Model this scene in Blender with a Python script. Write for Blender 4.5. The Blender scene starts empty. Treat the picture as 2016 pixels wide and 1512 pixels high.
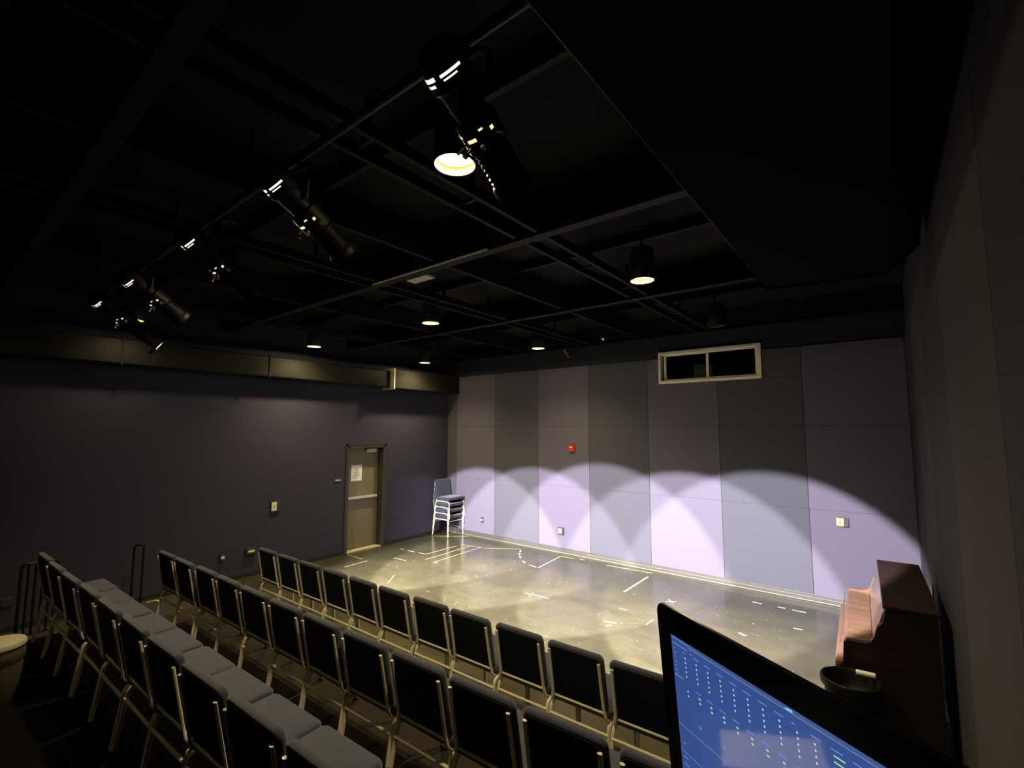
import bpy, bmesh, math, random
from mathutils import Vector, Matrix
random.seed(7)
PI = math.pi
SC = bpy.context.scene
COL = SC.collection

# ------------------------------------------------------------------ materials
def mat(name, col, rough=.6, metal=0., spec=.5, noise=None, bump=None, sheen=0., coat=0., emit=None, ior=1.5):
    m = bpy.data.materials.new(name); m.use_nodes = True
    nt = m.node_tree; b = nt.nodes['Principled BSDF']
    b.inputs['Base Color'].default_value = (*col, 1)
    b.inputs['Roughness'].default_value = rough
    b.inputs['Metallic'].default_value = metal
    b.inputs['Specular IOR Level'].default_value = spec
    b.inputs['IOR'].default_value = ior
    if sheen: b.inputs['Sheen Weight'].default_value = sheen
    if coat:
        b.inputs['Coat Weight'].default_value = coat; b.inputs['Coat Roughness'].default_value = .08
    if emit:
        b.inputs['Emission Color'].default_value = (*emit[0], 1); b.inputs['Emission Strength'].default_value = emit[1]
    tc = nt.nodes.new('ShaderNodeTexCoord')
    if noise:
        scale, amt = noise[0], noise[1]
        stretch = noise[2] if len(noise) > 2 else (1, 1, 1)
        mp = nt.nodes.new('ShaderNodeMapping'); mp.inputs['Scale'].default_value = stretch
        nt.links.new(tc.outputs['Object'], mp.inputs['Vector'])
        n = nt.nodes.new('ShaderNodeTexNoise'); n.inputs['Scale'].default_value = scale; n.inputs['Detail'].default_value = 6
        nt.links.new(mp.outputs['Vector'], n.inputs['Vector'])
        r = nt.nodes.new('ShaderNodeMixRGB'); r.blend_type = 'MIX'
        r.inputs['Color1'].default_value = (*[c*(1-amt) for c in col], 1)
        r.inputs['Color2'].default_value = (*[min(1, c*(1+amt)) for c in col], 1)
        nt.links.new(n.outputs['Fac'], r.inputs['Fac'])
        nt.links.new(r.outputs['Color'], b.inputs['Base Color'])
    if bump:
        n2 = nt.nodes.new('ShaderNodeTexNoise'); n2.inputs['Scale'].default_value = bump[0]; n2.inputs['Detail'].default_value = 4
        nt.links.new(tc.outputs['Object'], n2.inputs['Vector'])
        bp = nt.nodes.new('ShaderNodeBump'); bp.inputs['Strength'].default_value = bump[1]; bp.inputs['Distance'].default_value = .004
        nt.links.new(n2.outputs['Fac'], bp.inputs['Height']); nt.links.new(bp.outputs['Normal'], b.inputs['Normal'])
    return m

def floor_material():
    m = bpy.data.materials.new('scuffed_stage_paint'); m.use_nodes = True
    nt = m.node_tree; b = nt.nodes['Principled BSDF']; L = nt.links.new
    tc = nt.nodes.new('ShaderNodeTexCoord')
    def noise(scale, detail, stretch=(1, 1, 1), rough=.6, dist=0.):
        mp = nt.nodes.new('ShaderNodeMapping'); mp.inputs['Scale'].default_value = stretch
        mp.inputs['Rotation'].default_value = (0, 0, .5)
        L(tc.outputs['Object'], mp.inputs['Vector'])
        n = nt.nodes.new('ShaderNodeTexNoise'); n.inputs['Scale'].default_value = scale
        n.inputs['Detail'].default_value = detail; n.inputs['Roughness'].default_value = rough
        n.inputs['Distortion'].default_value = dist
        L(mp.outputs['Vector'], n.inputs['Vector']); return n
    def ramp(src, stops):
        r = nt.nodes.new('ShaderNodeValToRGB'); e = r.color_ramp.elements
        e[0].position, e[0].color = stops[0][0], (*stops[0][1], 1)
        e[1].position, e[1].color = stops[-1][0], (*stops[-1][1], 1)
        for p, c in stops[1:-1]:
            x = e.new(p); x.color = (*c, 1)
        L(src, r.inputs['Fac']); return r
    def mix(fac, a, bcol, mode='MIX'):
        x = nt.nodes.new('ShaderNodeMixRGB'); x.blend_type = mode
        if hasattr(fac, 'links'): L(fac, x.inputs['Fac'])
        else: x.inputs['Fac'].default_value = fac
        for s, v in (('Color1', a), ('Color2', bcol)):
            if hasattr(v, 'links'): L(v, x.inputs[s])
            else: x.inputs[s].default_value = (*v, 1)
        return x
    big = noise(.75, 9, (1, 1.7, 1), .68, .6)
    base = ramp(big.outputs['Fac'], [(.30, FL[0]), (.5, FL[1]), (.72, FL[2])])
    fine = noise(5, 8, (1, 2.6, 1), .7, .8)
    f2 = ramp(fine.outputs['Fac'], [(.33, (.86, .86, .86)), (.7, (1.12, 1.12, 1.10))])
    c = mix(1, base.outputs['Color'], f2.outputs['Color'], 'MULTIPLY')
    # paler in the middle of the stage, darker along the left and back walls
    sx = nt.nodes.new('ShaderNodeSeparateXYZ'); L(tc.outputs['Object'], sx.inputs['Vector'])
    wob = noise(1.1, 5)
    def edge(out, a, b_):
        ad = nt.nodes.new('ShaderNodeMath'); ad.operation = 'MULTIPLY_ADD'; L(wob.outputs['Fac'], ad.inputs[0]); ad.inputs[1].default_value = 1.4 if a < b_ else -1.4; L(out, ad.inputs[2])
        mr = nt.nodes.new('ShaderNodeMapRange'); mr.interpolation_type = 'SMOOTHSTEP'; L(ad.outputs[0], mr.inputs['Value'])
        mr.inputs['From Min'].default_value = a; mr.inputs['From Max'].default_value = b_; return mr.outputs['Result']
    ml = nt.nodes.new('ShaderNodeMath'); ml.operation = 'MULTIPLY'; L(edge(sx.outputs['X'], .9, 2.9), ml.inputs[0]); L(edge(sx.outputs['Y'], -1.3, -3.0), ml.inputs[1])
    edge_tone = mix(ml.outputs[0], (.58, .60, .62), (1.08, 1.06, 1.0))
    c = mix(1, c.outputs['Color'], edge_tone.outputs['Color'], 'MULTIPLY')
    # paint flecks
    for sc, lo, hi, colr in ((4.5, .055, .065, (.42, .39, .28)), (9, .06, .08, (.36, .34, .24))):
        mp = nt.nodes.new('ShaderNodeMapping'); mp.inputs['Scale'].default_value = (1, 2.1, 1); mp.inputs['Rotation'].default_value = (0, 0, sc)
        w = noise(9, 3)
        add = mix(.06, tc.outputs['Object'], w.outputs['Color'])
        L(add.outputs['Color'], mp.inputs['Vector'])
        v = nt.nodes.new('ShaderNodeTexVoronoi'); v.inputs['Scale'].default_value = sc; L(mp.outputs['Vector'], v.inputs['Vector'])
        th = ramp(v.outputs['Distance'], [(lo, (1, 1, 1)), (hi, (0, 0, 0))])
        gate = noise(2.2 if sc < 10 else 1.3, 2)
        g2 = ramp(gate.outputs['Fac'], [(.45, (0, 0, 0)), (.50, (1, 1, 1))])
        mm = mix(1, th.outputs['Color'], g2.outputs['Color'], 'MULTIPLY')
        c = mix(mm.outputs['Color'], c.outputs['Color'], colr)
    L(c.outputs['Color'], b.inputs['Base Color'])
    rr = ramp(big.outputs['Fac'], [(.3, (.17,)*3), (.75, (.26,)*3)])
    L(rr.outputs['Color'], b.inputs['Roughness'])
    b.inputs['Specular IOR Level'].default_value = .85
    return m

FL = [(.048, .0455, .025), (.074, .069, .036), (.102, .094, .049)]
M = {}
M['floor'] = floor_material()
M['panel_a'] = mat('lavender_grey_fabric', (.106, .095, .123), .95, noise=(60, .10), bump=(420, .25), sheen=.15)
M['panel_b'] = mat('grey_fabric', (.064, .064, .074), .95, noise=(60, .10), bump=(420, .25), sheen=.15)
M['wall_left'] = mat('navy_wall_fabric', (.029, .028, .052), .95, noise=(8, .08), bump=(300, .2))
M['wall_black'] = mat('black_wall_paint', (.02, .02, .022), .8, noise=(6, .2))
M['wall_right'] = mat('dark_side_wall', (.02, .019, .023), .95, noise=(6, .1))
M['rp_dark'] = mat('navy_side_panel_fabric', (.012, .012, .019), .95, noise=(60, .1), bump=(420, .2))
M['rp_light'] = mat('taupe_side_panel_fabric', (.027, .0265, .029), .95, noise=(60, .1), bump=(420, .2))
M['ceiling'] = mat('black_ceiling_paint', (.0065, .006, .005), .8, spec=.2, noise=(3, .35), bump=(40, .2))
M['beam'] = mat('black_steel_paint', (.008, .0075, .006), .6, spec=.2, noise=(5, .25))
M['duct'] = mat('dark_duct_paint', (.011, .0105, .007), .6, spec=.2, noise=(4, .15))
M['base_dark'] = mat('black_vinyl_base', (.012, .012, .014), .5)
M['base_back'] = mat('olive_black_base', (.06, .058, .045), .45)
M['molding'] = mat('pale_floor_strip', (.13, .12, .075), .5)
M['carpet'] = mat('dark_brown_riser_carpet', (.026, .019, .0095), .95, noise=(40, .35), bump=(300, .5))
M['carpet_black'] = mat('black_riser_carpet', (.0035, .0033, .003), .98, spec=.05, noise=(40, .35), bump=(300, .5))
M['fabric'] = mat('slate_blue_chair_fabric', (.029, .034, .053), .92, spec=.2, noise=(180, .25), bump=(500, .4), sheen=.25)
M['shell'] = mat('black_chair_back_shell', (.0045, .0045, .007), .85, spec=.12, noise=(60, .2))
M['tube'] = mat('champagne_chair_paint', (.60, .555, .39), .36, .0, noise=(30, .06))
M['glide'] = mat('black_plastic', (.015, .015, .015), .5)
M['door'] = mat('olive_door_paint', (.17, .152, .088), .45, noise=(3, .06))
M['frame'] = mat('black_door_frame_paint', (.03, .028, .026), .45)
M['jamb'] = mat('dark_taupe_frame_paint', (.05, .045, .038), .45)
M['cream'] = mat('cream_paint', (.84, .78, .60), .4)
M['duct_dark'] = mat('black_duct_paint', (.0025, .0024, .002), .9, spec=.05)
M['steel'] = mat('brushed_pale_steel', (.62, .58, .45), .35, .5, noise=(40, .08))
M['sill'] = mat('pale_threshold_metal', (.60, .56, .40), .45, .2)
M['paper'] = mat('white_paper', (.82, .82, .80), .8)
M['print'] = mat('grey_print', (.22, .22, .22), .8)
M['plate'] = mat('cream_plate', (.72, .66, .50), .4)
M['plate_y'] = mat('pale_yellow_plate', (.34, .31, .16), .5)
M['box_dark'] = mat('black_wall_box', (.03, .03, .03), .5)
M['red'] = mat('red_alarm_plastic', (.75, .03, .02), .4)
M['white'] = mat('white_enamel', (.8, .8, .78), .4)
M['lampwhite'] = mat('white_reflector', (.50, .42, .25), .6)
M['can'] = mat('black_lamp_can', (.022, .020, .018), .4)
M['glow'] = mat('lit_lamp_lens', (1, .9, .6), .5, emit=((1., .82, .50), 3.2))
M['glow_off'] = mat('unlit_lamp_lens', (.09, .085, .07), .4)
M['fixture'] = mat('glossy_black_fixture', (.0025, .0025, .003), .5, .0, spec=.09)
M['flag'] = mat('matte_black_flag', (.0006, .0006, .0006), 1., spec=0.)
M['chrome'] = mat('bright_fixture_metal', (.55, .5, .42), .25, 1.)
M['glint_white'] = mat('glowing_white_glint', (1, .9, .7), .4, emit=((1, .90, .66), 1.6))
M['glint_warm'] = mat('glowing_warm_glint', (1, .8, .4), .4, emit=((1, .74, .36), 1.3))
M['lens'] = mat('lit_fixture_lens', (.8, .85, 1), .1, emit=((.86, .85, 1.), 12))
M['pipe'] = mat('black_pipe', (.03, .028, .026), .35, .3)
M['conduit'] = mat('pale_conduit', (.75, .70, .50), .4, .0)
M['tape'] = mat('pale_masking_tape', (.40, .34, .19), .6, noise=(30, .2))
M['tape_w'] = mat('white_spike_tape', (.50, .46, .34), .6, noise=(30, .2))
M['mahogany'] = mat('lit_mahogany_veneer', (.15, .085, .050), .22, spec=.55, coat=.6, noise=(3, .45, (1, 8, 8)))  # paler veneer copy, sheen of the lit faces put into its colour
M['mahogany_shaded'] = mat('shaded_mahogany_veneer', (.020, .011, .009), .4, spec=.35, noise=(3, .4, (1, 8, 8)))  # darker veneer copy, shade of the lid and near side put into its colour
M['bin'] = mat('black_bin_plastic', (.006, .006, .006), .5, spec=.25)
M['bezel'] = mat('gloss_black_bezel', (.004, .004, .004), .22, spec=.3)
M['screen'] = mat('lit_blue_screen', (.01, .01, .02), .05, spec=.5, ior=2.4, emit=((.055, .125, .42), .62))
M['screen_bar'] = mat('screen_bar', (.01, .01, .02), .1, emit=((.085, .16, .42), .62))
M['t_blue'] = mat('screen_text_blue', (.01, .01, .02), .1, emit=((.22, .36, .95), .85))
M['t_pale'] = mat('screen_text_pale', (.01, .01, .02), .1, emit=((.60, .70, .88), .95))
M['t_green'] = mat('screen_text_green', (.01, .01, .02), .1, emit=((.50, .78, .38), .9))
M['t_line'] = mat('screen_rule', (.01, .01, .02), .1, emit=((.42, .40, .55), .8))
M['t_cyan'] = mat('screen_tab_cyan', (.01, .01, .02), .1, emit=((.25, .62, 1.), 1.1))
M['rail'] = mat('black_handrail', (.008, .008, .008), .3, .2)
M['stool_top'] = mat('cream_upholstery', (.34, .31, .22), .8, noise=(50, .1))
M['stool_side'] = mat('brown_wicker_side', (.055, .040, .018), .7, noise=(60, .35))
M['desk'] = mat('black_desk_laminate', (.012, .012, .012), .6)
M['booth'] = mat('booth_dark_paint', (.03, .03, .035), .8)
M['cabinet'] = mat('booth_grey_cabinet', (.42, .38, .27), .7)
M['green_led'] = mat('green_led', (0, .2, 0), .4, emit=((.5, 1, .3), 3))
def glass():
    m = bpy.data.materials.new('window_glass'); m.use_nodes = True; nt = m.node_tree
    nt.nodes.remove(nt.nodes['Principled BSDF']); out = nt.nodes['Material Output']
    tr = nt.nodes.new('ShaderNodeBsdfTransparent'); tr.inputs['Color'].default_value = (.80, .84, .82, 1)
    gl = nt.nodes.new('ShaderNodeBsdfGlossy'); gl.inputs['Roughness'].default_value = .03
    fr = nt.nodes.new('ShaderNodeFresnel'); fr.inputs['IOR'].default_value = 1.5
    mx = nt.nodes.new('ShaderNodeMixShader')
    nt.links.new(fr.outputs['Fac'], mx.inputs['Fac']); nt.links.new(tr.outputs[0], mx.inputs[1]); nt.links.new(gl.outputs[0], mx.inputs[2])
    nt.links.new(mx.outputs[0], out.inputs['Surface']); return m
M['glass'] = glass()

# ------------------------------------------------------------------ mesh helpers
def box(bm, x0, x1, y0, y1, z0, z1, bev=0., mtx=None, seg=2):
    r = bmesh.ops.create_cube(bm, size=1)
    vs = r['verts']
    bmesh.ops.scale(bm, verts=vs, vec=(x1-x0, y1-y0, z1-z0))
    bmesh.ops.translate(bm, verts=vs, vec=((x0+x1)/2, (y0+y1)/2, (z0+z1)/2))
    if bev:
        es = list({e for v in vs for e in v.link_edges})
        g = bmesh.ops.bevel(bm, geom=es, offset=bev, segments=seg, affect='EDGES', profile=.5)
        vs = list({v for f in g['faces'] for v in f.verts} | {v for v in vs if v.is_valid})
        seen = set(vs); st = list(vs)
        while st:
            v = st.pop()
            for e in v.link_edges:
                o = e.other_vert(v)
                if o not in seen: seen.add(o); st.append(o)
        vs = list(seen)
    if mtx: bmesh.ops.transform(bm, matrix=mtx, verts=vs)
    return vs

def fillet(pts, r, n=5):
    P = [Vector(p) for p in pts]; out = [P[0]]
    for i in range(1, len(P)-1):
        a, b, c = P[i-1], P[i], P[i+1]
        u = (a-b).normalized(); v = (c-b).normalized(); ang = u.angle(v)
        if ang > PI-.02: out.append(b); continue
        d = min(r/math.tan(ang/2), (a-b).length*.49, (c-b).length*.49)
        p, q = b+u*d, b+v*d
        for k in range(n+1):
            t = k/n; out.append((p*(1-t)**2+b*2*t*(1-t)+q*t*t))
    out.append(P[-1]); return out

def tube(bm, pts, r, n=8, rx=None, cap=True):
    P = [Vector(p) for p in pts]; rings = []
    t = (P[1]-P[0]).normalized()
    ref = Vector((1, 0, 0)) if abs(t.x) < .9 else Vector((0, 1, 0))
    nx = (ref-t*ref.dot(t)).normalized()
    for i, p in enumerate(P):
        a = P[i]-P[i-1] if i else P[1]-P[0]
        b = P[i+1]-P[i] if i < len(P)-1 else a
        t = (a.normalized()+b.normalized()).normalized()
        nx = (nx-t*nx.dot(t)).normalized(); ny = t.cross(nx)
        ring = []
        for k in range(n):
            th = 2*PI*k/n
            ring.append(bm.verts.new(p+nx*math.cos(th)*(rx or r)+ny*math.sin(th)*r))
        rings.append(ring)
    for a, b in zip(rings, rings[1:]):
        for k in range(n): bm.faces.new((a[k], a[(k+1) % n], b[(k+1) % n], b[k]))
    if cap:
        bm.faces.new(list(reversed(rings[0]))); bm.faces.new(rings[-1])

def lathe(bm, prof, n=24, mtx=None, closed=False):
    rings = []
    allv = []
    for (r, z) in prof:
        if r < 1e-6:
            v = bm.verts.new((0, 0, z)); rings.append([v]); allv.append(v)
        else:
            g = [bm.verts.new((r*math.cos(2*PI*k/n), r*math.sin(2*PI*k/n), z)) for k in range(n)]
            rings.append(g); allv += g
    for a, b in zip(rings, rings[1:]):
        if len(a) == 1 and len(b) == 1: continue
        for k in range(n):
            k2 = (k+1) % n
            if len(a) == 1: bm.faces.new((a[0], b[k2], b[k]))
            elif len(b) == 1: bm.faces.new((a[k], a[k2], b[0]))
            else: bm.faces.new((a[k], a[k2], b[k2], b[k]))
    if mtx: bmesh.ops.transform(bm, matrix=mtx, verts=allv)
    return allv

def pad(bm, w, h, t, cr, er, mtx=None, n=5, crown=0.):
    """cushion in the local XY plane, thickness along Z, rounded corners and soft edges"""
    def loop(inset, z):
        ww, hh, c = w/2-inset, h/2-inset, max(cr-inset, .004); out = []
        for cx, cy, a0 in ((ww-c, hh-c, 0), (-ww+c, hh-c, PI/2), (-ww+c, -hh+c, PI), (ww-c, -hh+c, 1.5*PI)):
            for k in range(n+1):
                a = a0+PI/2*k/n; out.append(bm.verts.new((cx+c*math.cos(a), cy+c*math.sin(a), z)))
        return out
    prof = []
    for k in range(5):
        a = PI/2*k/4; prof.append((er*(1-math.sin(a)), -t/2+er*(1-math.cos(a))))
    prof = prof + [(i, -z) for i, z in reversed(prof)]
    loops = [loop(i, z) for i, z in prof]; N = len(loops[0])
    if crown:
        loops.append(loop(min(w, h)*.25, t/2+crown))
    for a, b in zip(loops, loops[1:]):
        for k in range(N): bm.faces.new((a[k], a[(k+1) % N], b[(k+1) % N], b[k]))
    bm.faces.new(list(reversed(loops[0]))); bm.faces.new(loops[-1])
    vs = [v for l in loops for v in l]
    if mtx: bmesh.ops.transform(bm, matrix=mtx, verts=vs)

def prism(bm, pts, y0, y1, mtx=None):
    """closed outline of (x, z) points swept from y0 to y1"""
    a = [bm.verts.new((x, y0, z)) for x, z in pts]; b = [bm.verts.new((x, y1, z)) for x, z in pts]; n = len(pts)
    bm.faces.new(a); bm.faces.new(list(reversed(b)))
    for k in range(n): bm.faces.new((a[k], b[k], b[(k+1) % n], a[(k+1) % n]))
    if mtx: bmesh.ops.transform(bm, matrix=mtx, verts=a+b)

def obj(name, bm, m, parent=None, smooth=False, kind=None, label=None):
    bmesh.ops.recalc_face_normals(bm, faces=bm.faces)
    me = bpy.data.meshes.new(name); bm.to_mesh(me); bm.free()
    me.materials.append(M[m] if isinstance(m, str) else m)
    if smooth:
        for p in me.polygons: p.use_smooth = True
        me.set_sharp_from_angle(angle=math.radians(smooth if smooth is not True else 40))
    o = bpy.data.objects.new(name, me); COL.objects.link(o)
    if parent: o.parent = parent
    if kind: o['kind'] = kind
    if label: o['label'] = label
    return o
def bxo(name, m, dims, parent=None, bev=0., **k):
    bm = bmesh.new(); box(bm, *dims, bev=bev); return obj(name, bm, m, parent, **k)
def tag(o, label, cat, group=None):
    o['label'] = label; o['category'] = cat
    if group: o['group'] = group
    return o
def thing(name, label, cat, loc=(0, 0, 0), rz=0., group=None):
    o = bpy.data.objects.new(name, None); COL.objects.link(o); o.empty_display_size = .1
    o.location = loc; o.rotation_euler = (0, 0, rz); return tag(o, label, cat, group)
def dup(root, loc=None, rz=None, label=None, group=None):
    r = root.copy(); COL.objects.link(r)
    if loc is not None: r.location = loc
    if rz is not None: r.rotation_euler = (0, 0, rz)
    if label: r['label'] = label
    if group: r['group'] = group
    for ch in list(root.children):
        c = ch.copy(); COL.objects.link(c); c.parent = r
        for g in list(ch.children):
            d = g.copy(); COL.objects.link(d); d.parent = c
    return r
B = bmesh.new

# ------------------------------------------------------------------ the room
W, CEIL, REAR = 8.883, 4.44, -10.4
bxo('floor', 'floor', (-.4, W+.2, REAR-.1, .2, -.1, 0), kind='structure')
bxo('ceiling', 'ceiling', (-.2, W+.2, REAR-.1, .2, CEIL, CEIL+.1), kind='structure')
# back wall with the control-booth window hole
wx0, wx1, wz0, wz1 = 5.428, 7.0995, 3.301, 3.875
bm = B()
box(bm, -.2, wx0, 0, .14, 0, CEIL); box(bm, wx1, W+.2, 0, .14, 0, CEIL)
box(bm, wx0, wx1, 0, .14, 0, wz0); box(bm, wx0, wx1, 0, .14, wz1, CEIL)
obj('wall_back', bm, 'wall_black', kind='structure')
# left wall with the door recess
dy0, dy1, dz = -2.80, -1.90, 2.13
bm = B()
box(bm, -.25, 0, REAR, dy0, 0, CEIL); box(bm, -.25, 0, dy1, 0, 0, CEIL); box(bm, -.25, 0, dy0, dy1, dz, CEIL)
obj('wall_left', bm, 'wall_left', kind='structure')
bxo('wall_right', 'wall_right', (W, W+.2, REAR, 0, 0, CEIL), kind='structure')
bxo('wall_rear', 'wall_black', (-.2, W+.2, REAR-.1, REAR, 0, CEIL), kind='structure')
bm = B(); box(bm, 0, .012, REAR, dy0-.045, 0, .075, .003); box(bm, 0, .012, dy1+.045, -.012, 0, .075, .003)
obj('baseboard_left', bm, 'base_dark', kind='structure')
bm = B(); box(bm, 0.012, W, -.012, 0, 0, .105, .003); obj('baseboard_back', bm, 'base_back', kind='structure')
bm = B(); box(bm, 0.012, W-.012, -.034, -.012, 0, .020, .006); box(bm, 3.9, W-.012, -.022, -.012, .055, .066, .003)
obj('trim_1', bm, 'molding', kind='structure')
bm = B(); box(bm, W-.012, W, REAR, -.034, 0, .075, .003); obj('baseboard_right', bm, 'base_dark', kind='structure')

# fabric panels of the back wall: boards stacked three high in each column
E0, PW = -.897, 1.2192
edges = [.004]+[E0+PW*k for k in range(1, 9)]+[W-.004]
ords = ['narrow first', 'second', 'third', 'fourth', 'fifth', 'sixth', 'seventh', 'eighth', 'sliver ninth']
near = ['in the corner behind the chair stack', 'behind the small black outlet', 'left of the cream outlet', 'under the red alarm box',
        'right of the red alarm box', 'under the left half of the high window', 'under the right half of the high window', 'behind the yellow wall plate', 'in the right-hand corner']
for i in range(9):
    x0, x1 = edges[i]+.003, edges[i+1]-.003
    if x1-x0 < .015: continue
    bm = B(); T = .020
    for z0, z1 in ((.108, 1.327), (1.330, 2.549), (2.552, 3.76)):
        if z1 > 3.3 and x0 < wx1 and x1 > wx0:
            box(bm, x0, x1, -T, -.001, z0, wz0-.004, .003)
            if x0 < wx0-.02: box(bm, x0, wx0-.006, -T, -.001, wz0-.002, z1, .003)
            if x1 > wx1+.02: box(bm, wx1+.006, x1, -T, -.001, wz0-.002, z1, .003)
        else: box(bm, x0, x1, -T, -.001, z0, z1, .003)
    tone = 'panel_a' if i in (1, 3, 5, 7) else 'panel_b'
    tag(obj('fabric_wall_panel', bm, tone), '%s fabric wall panel, %s from the left, %s' % ('lavender' if tone == 'panel_a' else 'grey', ords[i], near[i]), 'wall panel', 'fabric panels of the stage back wall')
ry = [-.03, -1.6, -3.2, -4.75, -6.25, -7.8, -9.3]
rl = ['navy side wall panel touching the far corner', 'taupe side wall panel behind the piano, the narrower pale strip', 'navy side wall panel between the two taupe ones',
      'wide taupe side wall panel nearer the camera', 'navy side wall panel at the right edge of the view', 'taupe side wall panel beside the monitor']
for i in range(6):
    bm = B(); box(bm, W-.02, W-.001, ry[i+1]+.003, ry[i]-.003, .09, 3.76, .003)
    tag(obj('side_wall_panel', bm, 'rp_dark' if i % 2 == 0 else 'rp_light'), rl[i], 'wall panel', 'fabric panels of the right wall')

# ------------------------------------------------------------------ door
d = bpy.data.objects.new('door_1', None); COL.objects.link(d); d.location = (0, -2.35, 0); d['kind'] = 'structure'
def dl(y): return y+2.35
REC = -.17
bm = B(); box(bm, REC-.045, REC, dl(dy0)+.042, dl(dy1)-.042, .035, dz-.042, .002); leaf = obj('door_leaf', bm, 'door', d)
bm = B()
for (a, b_) in ((dy0+.001, dy0+.04), (dy1-.04, dy1-.001)): box(bm, -.24, .014, dl(a), dl(b_), 0, dz-.001, .003)
box(bm, -.24, .014, dl(dy0)+.001, dl(dy1)-.001, dz-.04, dz-.001, .003)
obj('door_frame', bm, 'jamb', d)
bm = B()
box(bm, 0.001, .018, dl(dy0)-.045, dl(dy0), 0, dz+.045, .003); box(bm, 0.001, .018, dl(dy1), dl(dy1)+.045, 0, dz+.045, .003)
box(bm, 0.001, .018, dl(dy0)-.045, dl(dy1)+.045, dz, dz+.045, .003)
obj('door_casing', bm, 'frame', d)
bxo('threshold', 'sill', (-.24, .012, dl(dy0)+.042, dl(dy1)-.042, 0.001, .02), d, .004)
bm = B(); box(bm, REC, REC+.075, dl(-2.76), dl(-1.99), 1.035, 1.085, .008); bar = obj('push_bar', bm, 'steel', d)
bm = B(); box(bm, REC, REC+.085, dl(-2.79), dl(-2.70), 1.0, 1.11, .008); obj('bar_latch', bm, 'steel', bar)
bm = B(); box(bm, REC, REC+.06, dl(-2.28), dl(-2.03), 1.985, 2.055, .006)
box(bm, REC+.06, REC+.075, dl(-2.24), dl(-2.08), 2.05, 2.062); clo = obj('door_closer', bm, 'steel', d)
t = thing('paper_notice', 'white printed paper notice taped to the olive door', 'notice', (REC+.002, -2.475, 1.565))
bxo('sheet', 'paper', (0, .0015, -.128, .128, -.165, .165), t)
bm = B()
for k, (a, b_) in enumerate(((-.06, .07), (-.03, .04), (-.07, .07), (-.05, .06), (-.09, .08), (-.07, .03))):
    z = .075-.035*k; box(bm, .0015, .0022, a, b_, z, z+.012)
obj('print', bm, 'print', t)

def wallplate(name, label, cat, loc, rz, w, h, bm_='box_dark', pm='plate', pw=.6, ph=.8, off=0., depth=.03, extra=None):
    """a box on a wall facing local -y with a pale plate on its face"""
    t = thing(name, label, cat, loc, rz)
    bm = B(); box(bm, -w/2, w/2, -depth, 0, -h/2, h/2, .004); obj('back_box', bm, bm_, t)
    bm = B(); box(bm, off-w*pw/2, off+w*pw/2, -depth-.006, -depth, -h*ph/2, h*ph/2, .003); p = obj('cover_plate', bm, pm, t)
    if extra:
        bm = B()
        for (x, z, ew, eh) in extra: box(bm, off+x-ew/2, off+x+ew/2, -depth-.011, -depth-.006, z-eh/2, z+eh/2, .002)
        obj('socket', bm, 'box_dark', p)
    return t
# left wall faces +x : rz = +90deg turns local -y to +x
LW = PI/2
wallplate('wall_panel_switch', 'cream switch plate in a black box on the left wall, left of the door', 'switch', (.001, -4.225, 1.115), LW, .16, .175, pw=.58, ph=.86, off=-.025, extra=[(0, 0, .012, .03)])
wallplate('room_sign', 'small black room sign with a bright strip beside the door', 'sign', (.001, -3.01, 1.47), LW, .145, .085, pm='steel', pw=.85, ph=.3, depth=.008)
wallplate('floor_outlet', 'small black outlet with a pale top, low on the left wall', 'outlet', (.001, -5.035, .40), LW, .075, .12, pm='plate', pw=.7, ph=.35, depth=.03)
wallplate('step_light', 'black low wall box with a bright oval plate behind the front row', 'wall box', (.001, -4.60, .42), LW, .17, .11, pm='plate', pw=.6, ph=.34, depth=.045)
wallplate('wall_outlet', 'dark outlet low on the left wall at the left edge of the view', 'outlet', (.001, -7.44, .355), LW, .13, .12, pm='box_dark', depth=.02)
PY = -.0205
wallplate('black_outlet', 'small black outlet with a white top on the lavender panel by the chair stack', 'outlet', (1.185, PY, .405), 0, .075, .115, pw=.75, ph=.3, depth=.02)
wallplate('cream_outlet', 'cream outlet in a black box under the red alarm', 'outlet', (3.32, PY, .44), 0, .14, .14, pm='plate_y', pw=.66, ph=.72, off=-.012, depth=.03, extra=[(0, .018, .02, .024), (0, -.022, .02, .024)])
wallplate('yellow_wall_plate', 'pale yellow plate on a black box above the piano', 'wall plate', (8.035, PY, 1.183), 0, .145, .125, pm='plate_y', pw=.62, ph=.94, off=-.028, depth=.035, extra=[(0, 0, .014, .016)])
t = thing('fire_alarm', 'red fire alarm box above the spotlit edge of the back wall', 'fire alarm', (3.60, PY, 2.105))
bm = B(); box(bm, -.062, .062, -.045, 0, -.065, .065, .008); obj('alarm_body', bm, 'red', t)
bm = B(); box(bm, -.04, .02, -.05, -.045, .006, .026, .003); obj('white_bar', bm, 'white', t)
wallplate('side_switch', 'pale switch plate on the right wall behind the piano', 'switch', (W-.0205, -2.06, .92), -PI/2, .075, .125, pm='white', pw=.9, ph=.9, depth=.012)

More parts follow.
